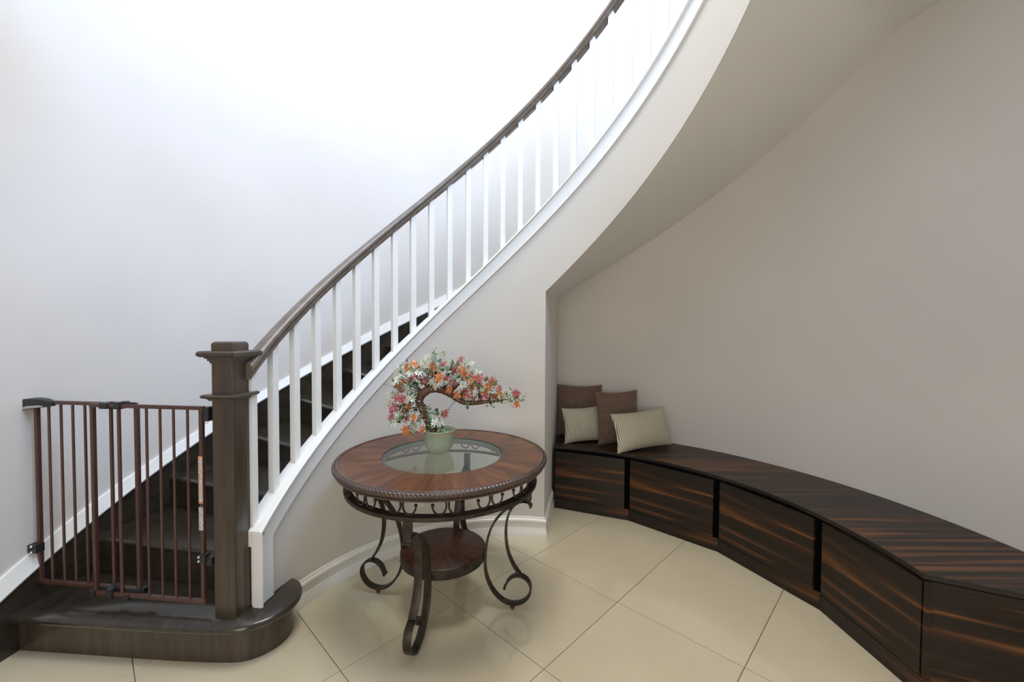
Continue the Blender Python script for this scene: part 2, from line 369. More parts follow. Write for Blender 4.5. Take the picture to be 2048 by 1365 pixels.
# ---------------------------------------------------------------- staircase (one fixed thing, every member a part)
st = empty('staircase', (-1.2, 1.9, 0.0))
tag(st, 'curved staircase with dark wooden treads, white balusters and a dark handrail', 'staircase')
H1, HS, DTH = 0.175, 0.1853, 9.9
def zt(n): return H1 + HS * (n - 1) + max(0, n - 12) * .03
def tht(n): return 179.6 - DTH * (n - 1)
RT0, RT1 = 1.192, RO - 0.022
def tan(th): return Vector((-math.sin(th * D2R), math.cos(th * D2R), 0))
NOSE = [(.030, -.032), (.010, -.032), (.003, -.026), (0, -.016), (.003, -.006), (.010, 0.0), (.030, 0.0)]
for n in range(2, 18):
    t0, t1, z = tht(n), tht(n + 1), zt(n)
    mb = MB(); e = tan(t0)
    def pt(r, d, dz, th=t0, e=e): v = Vector(P(r, th, z + dz)) - e * d; return tuple(v)
    rr = frange(RT0, RT1, .3)
    body = []
    for k, r in enumerate(rr):
        ring = [pt(r, d, dz) for d, dz in NOSE]
        bk = Vector(P(r, t1 - 1.2, z)); ring += [(bk.x, bk.y, z), (bk.x, bk.y, z - .032)]
        body.append(ring)
    mb.loft(body); local(mb.build('tread', M_TREAD, smooth=40), st)
    # riser below the nosing
    mb = MB(); e = tan(t0)
    rings = []
    for r in (RT0, RT1):
        a0 = Vector(P(r, t0, 0)) - e * .026; a1 = Vector(P(r, t0, 0)) - e * .044
        zb = zt(n - 1) + .001
        rings.append([(a0.x, a0.y, zb), (a0.x, a0.y, z - .030), (a1.x, a1.y, z - .030), (a1.x, a1.y, zb)])
    mb.loft(rings); local(mb.build('riser', M_TREAD), st)
# starting step with a bullnose that wraps round the newel
out1 = [(-2.172, 1.725), (-1.824, 1.699), (-1.484, 1.672), (-1.25, 1.660), (-1.15, 1.661), (-1.10, 1.672), (-1.052, 1.699), (-1.015, 1.735), (-0.987, 1.780), (-0.973, 1.835), (-0.975, 1.888), (-0.988, 1.930), (-1.008, 1.966), (-1.035, 1.996)]
out1 = [(x * 1.008, y * 1.008) for x, y in out1]
def chaikin(p):
    q = [p[0]]
    for a, b in zip(p[:-1], p[1:]):
        q += [(a[0] * .75 + b[0] * .25, a[1] * .75 + b[1] * .25), (a[0] * .25 + b[0] * .75, a[1] * .25 + b[1] * .75)]
    return q + [p[-1]]
out1 = chaikin(out1)
endc = (-1.1015, 2.048)
back = [P(1.165, 161.3)[:2]] + [P(1.165, t)[:2] for t in (164, 166.5, 168.2)] + [P(RT1, 168.2)[:2], P(RT1, 172)[:2], P(RT1, 176)[:2]]
def offs(pl, d):
    pl = [Vector(p) for p in pl]; r = []
    for i, p in enumerate(pl):
        a = (p - pl[i - 1]).normalized() if i else (pl[1] - p).normalized()
        b = (pl[i + 1] - p).normalized() if i < len(pl) - 1 else a
        n = (Vector((-a.y, a.x)) + Vector((-b.y, b.x))); n = n / (1 + a.dot(b)) if (1 + a.dot(b)) > .2 else n.normalized()
        r.append((p.x + n.x * d, p.y + n.y * d))
    return r
mb = MB()
full = lambda d: offs(out1 + [endc], d) + back
mb.loft([[(x, y, H1 + dz) for x, y in full(d)] for d, dz in [(.010, -.034), (.003, -.027), (0, -.017), (.003, -.007), (.010, 0)]])
local(mb.build('tread', M_TREAD, smooth=50), st)
mb = MB(); ro = offs(out1 + [endc], .040)
mb.loft([[(x, y, z) for x, y in ro + back] for z in (0.0, H1 - .033)]); local(mb.build('riser', M_NEWEL, smooth=40), st)
# dark skirt board and its white cap on the outer wall
mb = MB(); helix(mb, 186, 96, lambda th: [(RO - .022, max(0.0, _skirt(th) - .42)), (RO - .022, _skirt(th)), (RO, _skirt(th)), (RO, max(0.0, _skirt(th) - .42))], 1.5)
local(mb.build('skirt_board', M_TREAD, smooth=30), st)
def skw(th):
    a = _skirt(th); b = max(_skw(th), a + .030) ; b = min(b, a + .075)
    return [(RO - .030, a - .006), (RO - .034, a + .004), (RO - .030, a + .012), (RO - .016, b - .010), (RO - .012, b), (RO, b), (RO, a - .006)]
mb = MB(); helix(mb, 186, 40, skw, 1.5); local(mb.build('skirt_moulding', M_TRIM, smooth=35), st)
# stringer fascia and cap
mb = MB(); helix(mb, 171.2, 13, lambda th: [(1.130, _fasc(th)), (1.130, _nose(th) + .002), (RI, _nose(th) + .002), (RI, _fasc(th))], 1.2)
mb.loft([[P(r, t, z) for r, t in ((1.130, 168.6), (1.130, 172.9), (1.17, 172.9), (1.17, 172.4), (RI, 172.4), (RI, 168.6))] for z in (H1, 0.480)])
local(mb.build('fascia', M_TRIM, smooth=30), st)
def capp(th):
    z = _nose(th)
    return [(1.130, z), (1.118, z), (1.112, z + .005), (1.112, z + .013), (1.120, z + .020), (1.204, z + .020), (1.212, z + .013), (1.212, z + .002), (1.204, z - .002), (1.2, z - .05), (1.15, z - .05)]
mb = MB(); helix(mb, 173.4, 13, capp, 1.2)
mb.loft([[P(r, t, z) for r, t in ((1.112, 173.1), (1.116, 173.45), (1.155, 173.45), (1.155, 172.75), (1.120, 172.75), (1.112, 172.9))] for z in (H1, 0.506)])
local(mb.build('stringer_cap', M_TRIM, smooth=35), st)
# handrail
RR = 1.175
def railp(th):
    z = _rail(th)
    o = [(.024, -.072), (.024, -.062), (.029, -.060), (.029, -.050), (.024, -.047), (.033, -.036), (.034, -.022), (.029, -.010), (.018, -.002), (0, 0), (-.018, -.002), (-.029, -.010), (-.034, -.022), (-.033, -.036), (-.024, -.047), (-.029, -.050), (-.029, -.060), (-.024, -.062), (-.024, -.072)]
    return [(RR + a, z + b) for a, b in o]
mb = MB(); helix(mb, 173.6, 22, railp, 1.2); local(mb.build('handrail', M_RAIL, smooth=40), st)
# balusters with the fillet pieces between them under the rail
bth = [171.9, 165.6, 159.3, 152.9, 146.6]
bth += [146.6 - (146.6 - 116.9) * k / 5 for k in range(1, 6)] + [110.9, 104.8, 99.0, 93.3]
bth += [93.3 - (93.3 - 52.3) * k / 7 for k in range(1, 8)] + [46.7, 41.2, 35.6, 30.0]
bw = 0.0165; RB = 1.178
for th in bth:
    mb = MB(); c = Vector(P(RB, th)); er = Vector((math.cos(th * D2R), math.sin(th * D2R), 0)); et = tan(th)
    lo = []; hi = []
    for a, b in ((-1, -1), (1, -1), (1, 1), (-1, 1)):
        v = c + er * a * bw + et * b * bw
        tt = th + b * bw / RB / D2R
        lo.append((v.x, v.y, _nose(tt) + .016)); hi.append((v.x, v.y, _rail(tt) - .066))
    mb.loft([lo, hi]); local(mb.build('baluster', M_TRIM), st)
for a, b in zip(bth[:-1], bth[1:]):
    g = bw / RB / D2R
    mb = MB(); helix(mb, a - g, b + g, lambda th: [(RR - .016, _rail(th) - .080), (RR + .022, _rail(th) - .080), (RR + .022, _rail(th) - .069), (RR - .016, _rail(th) - .069)], 1.3)
    local(mb.build('rail_fillet', M_RAIL, smooth=30), st)
# newel post
nw = MB(); ang = -5.0 * D2R; NC = (-1.2165, 1.782); hw = 0.0475
nw.box((NC[0], NC[1], (H1 + 1.30) / 2), (hw, hw, (1.30 - H1) / 2), ang)
newel = nw.build('newel_post', M_NEWEL, bevel=.003)
local(newel, st)
def sqmould(prof, name):
    mb = MB(); R = Matrix.Rotation(ang, 3, 'Z')
    rings = []
    for d, z in prof:
        q = hw + d; rings.append([tuple(R @ Vector((x * q, y * q, 0)) + Vector((NC[0], NC[1], z))) for x, y in ((-1, -1), (1, -1), (1, 1), (-1, 1))])
    mb.loft(rings); o = mb.build(name, M_NEWEL, smooth=40)
    M = (Matrix.Translation(st.location)).inverted(); o.data.transform(M); o.parent = newel
sqmould([(-.02, 1.112), (.008, 1.112), (.010, 1.118), (.014, 1.119), (.014, 1.123), (.024, 1.124), (.029, 1.129), (.029, 1.134), (.024, 1.139), (-.02, 1.140)], 'ring_moulding')
sqmould([(-.02, 1.270), (.004, 1.270), (.005, 1.279), (.010, 1.280), (.011, 1.290), (.018, 1.291), (.018, 1.297), (.030, 1.298), (.037, 1.305), (.037, 1.316), (.030, 1.323), (0.0, 1.324), (0.0, 1.350), (-.003, 1.357), (-.010, 1.362)], 'newel_cap')

# ---------------------------------------------------------------- baby gate
GL = Vector((-2.140, 1.843)); GR = Vector((-1.295, 1.748)); gd = (GR - GL).normalized(); gn = Vector((gd.y, -gd.x))
ga = math.atan2(gd.y, gd.x)
gt = empty('baby_gate', (GL.x, GL.y, H1), ga)
tag(gt, 'brown metal baby gate closed across the bottom of the staircase', 'baby gate')
def G(name, m, parts, bevel=0.0, parent=None, smooth=None):
    """parts: list of (x0,x1,y0,y1,z0,z1) in gate space (z from floor)"""
    mb = MB()
    for x0, x1, y0, y1, z0, z1 in parts: mb.box(((x0 + x1) / 2, (y0 + y1) / 2, (z0 + z1) / 2 - H1), ((x1 - x0) / 2, (y1 - y0) / 2, (z1 - z0) / 2))
    return mb.build(name, m, parent or gt, bevel=bevel)
ZB, ZT = 0.25, 1.082
G('top_rail', M_GATE, [(.05, .50, .004, .020, ZT - .008, ZT + .008)], .002)
G('top_rail', M_GATE, [(.30, .845, -.018, -.002, ZT - .010, ZT + .006)], .002)
G('bottom_rail', M_GATE, [(-.012, .53, .004, .020, ZB + .003, ZB + .019)], .002)
G('bottom_rail', M_GATE, [(.29, .845, -.018, -.002, ZB - .011, ZB + .005)], .002)
for x, w, side in [(-.004, .0080, 1), (.057, .0052, 1), (.120, .0052, 1), (.180, .0052, 1), (.242, .0052, 1), (.373, .0070, 1), (.438, .0070, -1), (.310, .0080, -1), (.501, .0080, 1), (.572, .0052, -1), (.637, .0052, -1), (.701, .0052, -1), (.767, .0052, -1), (.833, .0081, -1)]:
    y = .012 if side > 0 else -.010
    z0 = ZB + (.012 if side > 0 else -.003)
    if w > .0075:
        G('post', M_GATE, [(x - w, x + w, y - w, y + w, z0 - .008, ZT - .006)], .003)
    else:
        mb = MB(); mb.tube([(x, y, z0 - H1), (x, y, ZT - .006 - H1)], w, 10); mb.build('bar', M_GATE, gt, smooth=50)
# latch handle at the wall
mb = MB()
prof = [(-.108, .030, 1.040, 1.094), (-.100, .034, 1.036, 1.098), (-.075, .034, 1.040, 1.100), (-.040, .030, 1.050, 1.098), (0.0, .026, 1.056, 1.100), (.04, .022, 1.060, 1.098), (.075, .016, 1.064, 1.091), (.092, .011, 1.068, 1.087)]
mb.loft([[(x, -y + .01, z0 - H1), (x, y + .005, z0 - H1), (x, y + .005, z1 - H1), (x, -y + .01, z1 - H1)] for x, y, z0, z1 in prof])
hd = mb.build('latch_handle', M_BLACK, gt, smooth=30, bevel=.003); hd['label'] = 'black latch handle with grey inlays'
G('handle_inlay', M_GREY, [(-.076, -.034, -.0258, .012, 1.090, 1.1022)], .002, hd)
mb = MB(); mb.loft([[(x, y, a - H1), (x, y - .004, a - H1), (x, y - .004, b - H1), (x, y, b - H1)] for x, y, a, b in [(-.055, -.020, 1.0485, 1.051), (-.015, -.0165, 1.0565, 1.068), (.035, -.0115, 1.062, 1.072), (.058, -.009, 1.065, 1.068)]]); mb.build('handle_inlay', M_GREY, hd)
# sliders joining the two panels
for x0, x1, z0, z1, y0, y1 in [(.355, .395, 1.066, 1.092, -.024, .024), (.425, .455, 1.066, 1.096, -.024, .024), (.285, .31, ZB - .018, ZB + .010, -.024, .0), (.372, .40, ZB - .018, ZB + .024, -.025, .024), (.455, .48, ZB - .020, ZB + .002, -.024, -.002), (.49, .53, ZB - .004, ZB + .022, .0, .026)]:
    G('slider_clip', M_BLACK, [(x0, x1, y0, y1, z0, z1)], .003)
G('slider_bar', M_BLACK, [(.39, .51, -.006, .003, 1.086, 1.095)], .002)
G('slider_bar', M_BLACK, [(.31, .52, -.004, .004, ZB + .006, ZB + .020)], .002)
# wall hinge bracket bottom left
mb = MB()
mb.loft([[(x, y, z - H1) for y, z in ((-.016, a), (.016, a), (.016, b), (-.016, b))] for x, a, b in [(-.092, .375, .452), (-.078, .375, .452), (-.070, .395, .448), (-.040, .402, .438), (-.018, .405, .438), (.012, .402, .440)]])
mb.sphere((-.082, -.012, .448 - H1), .014); mb.sphere((-.086, -.012, .380 - H1), .014)
hb = mb.build('hinge_bracket', M_BLACK, gt, smooth=35)
for p in ((-.080, -.027, .449), (-.086, -.027, .381), (-.008, -.018, .434), (-.008, -.018, .408)):
    mb = MB(); mb.sphere((p[0], p[1], p[2] - H1), .0065); mb.build('screw', M_CHROME, hb, smooth=60)
# newel side brackets
hb2 = G('hinge_bracket', M_BLACK, [(.822, .850, -.024, .004, .655 - .235, .655 - .200), (.845, .872, -.014, .014, .405, .440)], .004)
for z in (.428, .446):
    mb = MB(); mb.sphere((.824, -.025, z - H1), .006); mb.build('screw', M_CHROME, hb2, smooth=60)
G('end_bracket', M_BLACK, [(.842, .868, -.016, .012, 1.025, 1.085)], .003)
# stickers on the last post
s1 = G('warning_sticker', M_ORANGE, [(.8232, .8428, -.0205, -.0188, .675, .878)])
s1['label'] = 'white and orange warning sticker'
G('sticker_text', M_STICK, [(.8272, .8426, -.0212, -.0203, .681, .872)], 0, s1)
s2 = G('care_sticker', M_STICK, [(.8232, .8428, -.0205, -.0188, .560, .660)]); s2['label'] = 'white sticker with fine grey print'

# ---------------------------------------------------------------- round table
TX, TY, TZ, TR = -0.352, 2.125, 0.775, 0.538
LEG0 = -9.6 * D2R
tb = empty('round_table', (TX, TY, 0), 0)
tag(tb, 'round table with mahogany top, rope-carved rim, glass centre and scrolled bronze metal legs', 'table')
mb = MB(); mb.lathe([(.306, -.030), (.306, 0.0), (.508, 0.0), (.508, -.030)], 128, (0, 0, TZ), 0, True); mb.build('tabletop', M_TOP, tb, smooth=35)
mb = MB(); mb.lathe([(.508, -.012), (.5085, .0022), (.512, .0035), (.5165, .0025), (.518, -.002), (.520, -.012), (.520, -.026), (.508, -.026)], 128, (0, 0, TZ), 0, True); mb.build('inner_rim', M_RIM, tb, smooth=60)
# rope rim
mb = MB(); NRP = 176; SEG = NRP * 6; NP = 10; vs = []; fs = []
for i in range(SEG):
    a = 2 * PI * i / SEG
    for k in range(NP):
        ph = PI * (k / (NP - 1)) - PI / 2
        w = abs(math.sin((a * NRP + ph * 3.2) / 2)) ** 0.7
        rr = .0092 + .0055 * w
        r = .519 + rr * math.cos(ph) * 1.05; z = -.012 + rr * math.sin(ph)
        vs.append((r * math.cos(a), r * math.sin(a), TZ + z))
for i in range(SEG):
    j = (i + 1) % SEG
    for k in range(NP - 1): fs.append((i * NP + k, j * NP + k, j * NP + k + 1, i * NP + k + 1))
mb.add(vs, fs); mb.build('rope_rim', M_RIM, tb, smooth=60)
mb = MB(); mb.lathe([(.490, -.040), (.516, -.040), (.523, -.036), (.525, -.031), (.520, -.025), (.512, -.022), (.490, -.022)], 128, (0, 0, TZ), 0, True); mb.build('lower_rim', M_RIM, tb, smooth=50)
mb = MB(); mb.lathe([(.0001, -.010), (.299, -.010), (.301, -.008), (.301, -.0035), (.286, -.0015), (.0001, -.0015)], 96, (0, 0, TZ)); mb.build('glass_inset', M_GLASS, tb, smooth=20)
mb = MB(); mb.lathe([(.300, -.016), (.306, -.016), (.306, -.004), (.3015, -.0015), (.300, -.003)], 96, (0, 0, TZ), 0, True); go = mb.build('glass_edge', M_GEDGE, tb, smooth=40)
mb = MB(); mb.lathe([(.294, -.030), (.306, -.030), (.306, -.017), (.294, -.017)], 96, (0, 0, TZ), 0, True); mb.build('glass_ledge', M_RIM, tb, smooth=40)
# apron: ring + 16 pairs of C scrolls
RA = .478
mb = MB(); mb.lathe([(RA, .640), (RA + .005, .640), (RA + .006, .648), (RA + .005, .657), (RA - .030, .660), (RA - .030, .655), (RA, .652)], 128, (0, 0, 0), 0, True); mb.build('apron_ring', M_IRON, tb, smooth=50)
def cscroll():
    """half C: spine at u=0, opening towards +u; returns (u, z) points"""
    pts = []
    for k in range(15):
        a = math.radians(130 - k * 20)        # from the top, over the spine, round the bottom, up to the curl
        R_ = .036 - .0009 * k
        pts.append((0.040 + R_ * 1.02 * math.cos(a + math.radians(0)) , R_ * math.sin(a)))
    return pts
cs = []
for k in range(22):
    t = k / 21
    a = math.radians(75 + 290 * t)       # 75deg (top) -> 180 (spine) -> 270 (bottom) -> 365 (inner end)
    Rx = .031 - .005 * t; Rz = .044 - .012 * t
    cs.append((.031 + Rx * math.cos(a), .704 + Rz * math.sin(a)))
def arc_pt(ang, u, z, r=RA): a = ang + u / r; return (r * math.cos(a), r * math.sin(a), z)
for i in range(16):
    ang = (-78.6 + 22.5 * i) * D2R
    mb = MB()
    for sgn in (1, -1):
        pts = [arc_pt(ang, sgn * (u + .003), z) for u, z in cs]
        mb.tube(pts, .0042, 6); mb.sphere(pts[-1], .0080, 8)
    mb.build('scroll', M_IRON, tb, smooth=60)
# legs
LA = [(0.358, 0.520), (0.335, 0.515), (0.298, 0.478), (0.258, 0.420), (0.234, 0.345), (0.224, 0.270), (0.222, 0.205), (0.235, 0.140), (0.268, 0.080), (0.312, 0.040), (0.356, 0.027), (0.401, 0.033), (0.437, 0.056), (0.458, 0.092), (0.460, 0.128), (0.445, 0.158), (0.416, 0.176), (0.384, 0.177), (0.354, 0.160), (0.336, 0.134), (0.328, 0.108)]
LB = [(0.405, 0.181), (0.374, 0.222), (0.347, 0.276), (0.333, 0.338), (0.330, 0.405), (0.337, 0.466), (0.358, 0.518), (0.388, 0.548), (0.424, 0.561), (0.446, 0.556), (0.456, 0.536)]
def smooth_path(p, n=2):
    for _ in range(n): p = chaikin(p)
    return p
def ribbon(mb, path, w=.0175, t=.0042, ang=0.0):
    pts = [Vector(p) for p in path]; rings = []
    for i, p in enumerate(pts):
        d = (pts[min(i + 1, len(pts) - 1)] - pts[max(0, i - 1)]).normalized(); n = Vector((-d.y, d.x))
        ring = []
        for a, b in ((-1, -1), (-.8, -1.25), (.8, -1.25), (1, -1), (1, 1), (.8, 1.25), (-.8, 1.25), (-1, 1)):
            q = p + n * t * b; ring.append((q.x, a * w, q.y))
        rings.append(ring)
    mb.loft(rings)
leg_src = None
for i in range(4):
    if leg_src is None:
        mb = MB(); ribbon(mb, smooth_path(LA)); ribbon(mb, smooth_path(LB))
        mb.tube([(.326, -.0175, .108), (.326, .0175, .108)], .0068, 10); mb.tube([(.457, -.0185, .536), (.457, .0185, .536)], .0070, 10)
        mb.box((.448, 0, .603), (.011, .0175, .039)); mb.box((.436, 0, .560), (.02, .0175, .006))
        leg = mb.build('leg', M_IRON, tb, smooth=40)
        mb = MB(); mb.sphere((.366, 0, .012), .012, 10); mb.tube([(.366, 0, .012), (.366, 0, .026)], .007, 8); ft = mb.build('foot_ball', M_IRON, leg, smooth=60)
        leg_src = (leg, ft)
    else:
        leg = leg_src[0].copy(); COL.objects.link(leg); leg.parent = tb; ft = leg_src[1].copy(); COL.objects.link(ft); ft.parent = leg
    leg.rotation_euler = (0, 0, LEG0 + i * PI / 2)
# lower shelf
mb = MB(); mb.lathe([(.0001, .262), (.205, .262), (.212, .266), (.212, .281), (.206, .285), (.0001, .285)], 72); mb.build('shelf', M_SHELF, tb, smooth=40)
mb = MB(); mb.lathe([(.212, .238), (.219, .238), (.219, .280), (.212, .280)], 72, (0, 0, 0), 0, True)
for i in range(4):
    a = LEG0 + i * PI / 2; mb.box((.219 * math.cos(a), .219 * math.sin(a), .252), (.006, .014, .016), a)
mb.build('shelf_band', M_IRON, tb, smooth=40)

# ---------------------------------------------------------------- glass bonsai
PX, PY, PZ = -0.380, 2.155, TZ - .0012
bo = empty('flowering_bonsai', (PX, PY, PZ))
tag(bo, 'artificial bonsai of pink, orange and white flowers in a pale green glass pot', 'plant')
mb = MB()
pp = [(.0001, 0), (.040, 0), (.058, .012), (.070, .034), (.076, .062), (.078, .092), (.080, .112), (.086, .120), (.083, .122), (.076, .113), (.073, .09), (.070, .070), (.0001, .068)]
mb.lathe(pp, 56); mb.build('pot', M_POT, bo, smooth=45)
mb = MB(); mb.lathe([(.0001, .112), (.04, .110), (.072, .100), (.072, .07)], 24); mb.build('moss', M_MOSS, bo, smooth=60)
rnd = random.Random(7)
TRK = [(-400, 862), (-418, 895), (-432, 923), (-451, 960), (-474, 1015), (-487, 1043), (-469, 1080), (-432, 1108), (-395, 1110), (-358, 1099), (-322, 1078), (-285, 1053), (-252, 1035), (-206, 1033), (-160, 1038), (-114, 1045), (-45, 1054), (28, 1064)]
def L(p, dy=0.0): return (p[0] / 1000 - PX, dy, p[1] / 1000 - PZ)
mb = MB(); mb.tube([L(p, .01 * math.sin(i * .7)) for i, p in enumerate(TRK)], [.026, .024, .022, .021, .021, .022, .024, .024, .021, .019, .017, .016, .014, .013, .011, .008, .005, .003], 12)
mb.build('trunk', M_TRUNK, bo, smooth=60)
FL = dict(
 pink=[(-356, 1237), (-262, 1263), (-306, 1205), (-494, 1177), (-536, 1156), (-446, 1154), (-211, 1180), (-165, 1169), (-301, 1138), (-582, 1102), (-593, 1065), (-603, 1019), (-621, 996), (-630, 959), (-347, 979), (-165, 1118), (-193, 1063), (-160, 1068), (-66, 1110), (24, 1092), (-522, 908), (-248, 1109), (-105, 1156)],
 orange=[(-501, 1237), (-538, 1216), (-372, 1175), (-572, 1144), (-262, 1206), (-244, 1183), (-211, 1118), (-124, 1128), (-96, 1142), (-280, 1081), (-246, 1086), (-91, 1063), (-538, 1019), (-501, 964), (-543, 899), (26, 1032), (-142, 1095), (-460, 899)],
 white=[(-359, 1288), (-446, 1246), (-469, 1223), (-207, 1240), (-598, 1204), (-612, 1139), (-644, 1033), (-478, 1015), (-395, 941), (-372, 932), (-506, 1080), (-529, 1061), (-570, 987), (-589, 987), (-257, 1049), (-156, 1114), (-414, 1149), (-22, 1091), (-474, 1038), (-391, 1129), (-510, 1061), (-404, 927)])
LF = [(-400, 1297), (-409, 1260), (-377, 1260), (-303, 1238), (-460, 1205), (-432, 1205), (-395, 1200), (-529, 1126), (-510, 1128), (-487, 1121), (-568, 1042), (-441, 997), (-418, 978), (-386, 974), (-547, 945), (-598, 968), (-571, 954), (-276, 1178), (-299, 1164), (-243, 1150), (-184, 1188), (-308, 1108), (-229, 1039), (-216, 1035), (-110, 1031), (-45, 1054), (-4, 1059), (1, 1045), (51, 1069), (-22, 1068), (-349, 904), (-377, 914), (-428, 895), (-432, 937), (-469, 969), (-483, 936), (-423, 937), (-331, 1141), (-59, 1045), (-41, 1064), (-441, 1015), (-552, 1121), (-575, 1186), (-616, 1079), (-496, 1214), (-340, 1191), (-128, 1156), (-78, 1082), (-358, 890), (-492, 1043), (-561, 968), (-580, 1015), (-538, 1177), (-414, 1223), (-285, 1242), (-230, 1155), (-193, 1146)]
def flower_mesh(name, m, np_, ln, wd, seed):
    r = random.Random(seed); mb = MB()
    for i in range(np_):
        a = 2 * PI * i / np_ + r.uniform(-.15, .15); l = ln * r.uniform(.8, 1.12); c, s = math.cos(a), math.sin(a)
        lift = r.uniform(.1, .7)
        ring = []
        for t, w in ((0.0, .5), (.30, .95), (.60, 1.0), (.85, .6), (1.0, .06)):
            x = l * t; z = l * (lift * t - .35 * t * t) ; ww = wd * w
            ring.append([(c * x - s * ww, s * x + c * ww, z), (c * x, s * x, z - ww * .45), (c * x + s * ww, s * x - c * ww, z), (c * x, s * x, z + ww * .12)])
        mb.loft(ring)
    for i in range(4):
        a = 2 * PI * i / 4 + .4; mb.tube([(0, 0, 0), (.003 * math.cos(a), .003 * math.sin(a), .010)], .0007, 4, True, 1)
        mb.sphere((.0035 * math.cos(a), .0035 * math.sin(a), .011), .0017, 6, 1)
    o = mb.build(name, [m, M_STAMEN], bo, smooth=35); return o
FL['pink'] += [(-420, 1180), (-330, 1160), (-560, 1060), (-225, 1075), (-130, 1075), (-545, 955), (-180, 1140)]
FL['orange'] += [(-600, 1120), (-410, 1225), (-320, 1110), (-60, 1085), (-470, 1140), (-575, 985), (-205, 1160)]
FL['white'] += [(-555, 1230), (-520, 1195), (-585, 1160), (-430, 1270), (-300, 1230), (-340, 1215), (-540, 1100), (-480, 1195), (-180, 1190), (-300, 1070), (-545, 1020), (-615, 1075), (-505, 925), (-440, 960), (-250, 1130), (-40, 1075), (-600, 940), (-110, 1110)]
protos = {'pink': [flower_mesh('flower', M_PINK, 11, .034, .0042, s) for s in (1, 2)],
          'orange': [flower_mesh('flower', M_ORPET, 8, .034, .0068, s) for s in (3, 4)],
          'white': [flower_mesh('flower', M_WHPET, 9, .031, .0042, s) for s in (5, 6)]}
twigs = MB(); used = {}
def nearest(p):
    best = min(TRK[1:], key=lambda q: (q[0] - p[0]) ** 2 + (q[1] - p[1]) ** 2); return best
for c, lst in FL.items():
    for i, p in enumerate(lst):
        src = protos[c][i % 2]
        if i < 2: o = src
        else:
            o = src.copy(); COL.objects.link(o); o.parent = bo
        dy = rnd.uniform(-.055, .030)
        o.location = L(p, dy)
        o.rotation_euler = (rnd.uniform(.7, 1.6), rnd.uniform(-.6, .6), rnd.uniform(-.7, .7)); s = rnd.uniform(.74, .95); o.scale = (s, s, s)
        o['label'] = {'pink': 'deep pink spiky flower', 'orange': 'orange broad petalled flower', 'white': 'white pointed flower'}[c]
        q = nearest(p); a = Vector(L(q)); b = Vector(L(p, dy)); mid = a.lerp(b, .5) + Vector((rnd.uniform(-.015, .015), rnd.uniform(-.01, .01), rnd.uniform(.0, .02)))
        twigs.tube([a, mid, b], [.0022, .0016, .0010], 5)
# leaves
lm = MB(); rings = []
for t, w in ((0, .1), (.2, .8), (.5, 1.0), (.8, .7), (1, .08)):
    x = .021 * t; ww = .0108 * w; z = .004 * math.sin(t * PI)
    rings.append([(x, -ww, z), (x, 0, z - .0018), (x, ww, z), (x, 0, z + .0012)])
lm.loft(rings); leaf0 = lm.build('leaf', M_LEAF, bo, smooth=40); leaf1 = bpy.data.objects.new('leaf', leaf0.data.copy()); COL.objects.link(leaf1); leaf1.parent = bo
leaf1.data.materials.clear(); leaf1.data.materials.append(M_LEAF2)
cnt = 0
extra = [(p[0] + rnd.uniform(-26, 26), p[1] + rnd.uniform(-26, 20)) for l in FL.values() for p in l]
for i, p in enumerate(LF * 3 + extra):
    q = (p[0] + rnd.uniform(-13, 13), p[1] + rnd.uniform(-12, 12)); dy = rnd.uniform(-.06, .045)
    src = (leaf0, leaf1)[0 if rnd.random() < .55 else 1]
    if i == 0: o = leaf0
    elif i == 1: o = leaf1
    else: o = src.copy(); COL.objects.link(o); o.parent = bo
    o.location = L(q, dy); o.rotation_euler = (rnd.uniform(0, 6.28), rnd.uniform(-1.2, 1.2), rnd.uniform(0, 6.28)); s = rnd.uniform(.7, 1.15); o.scale = (s, s, s)
    if i % 3 == 0:
        n_ = nearest(p); a = Vector(L(n_)); b = Vector(L(q, dy)); twigs.tube([a, a.lerp(b, .5) + Vector((0, 0, .01)), b], [.0018, .0012, .0007], 4)
sp = MB()
allp = [p for l in FL.values() for p in l] + LF
for k in range(1700):
    p = allp[rnd.randrange(len(allp))]; q = L((p[0] + rnd.uniform(-24, 24), p[1] + rnd.uniform(-22, 20)), rnd.uniform(-.06, .045))
    if q[2] < .115: continue
    E3 = (Matrix.Rotation(rnd.uniform(0, 6.28), 3, 'Z') @ Matrix.Rotation(rnd.uniform(-1.3, 1.3), 3, 'X')); l_, w_ = rnd.uniform(.008, .015), rnd.uniform(.0025, .006)
    vs = [Vector((0, 0, 0)), Vector((l_ * .4, w_, .001)), Vector((l_, 0, 0)), Vector((l_ * .4, -w_, .001)), Vector((l_ * .45, 0, .0022))]
    sp.add([tuple(E3 @ v + Vector(q)) for v in vs], [(0, 1, 4), (1, 2, 4), (2, 3, 4), (3, 0, 4), (0, 3, 2, 1)], rnd.choice([0, 0, 1, 1, 2]))
spo = sp.build('small_leaves', [M_LEAF, M_LEAF2, M_WHPET], bo); spo['kind'] = 'stuff'
tw = twigs.build('twigs', M_TWIG, bo, smooth=60); tw['kind'] = 'stuff'

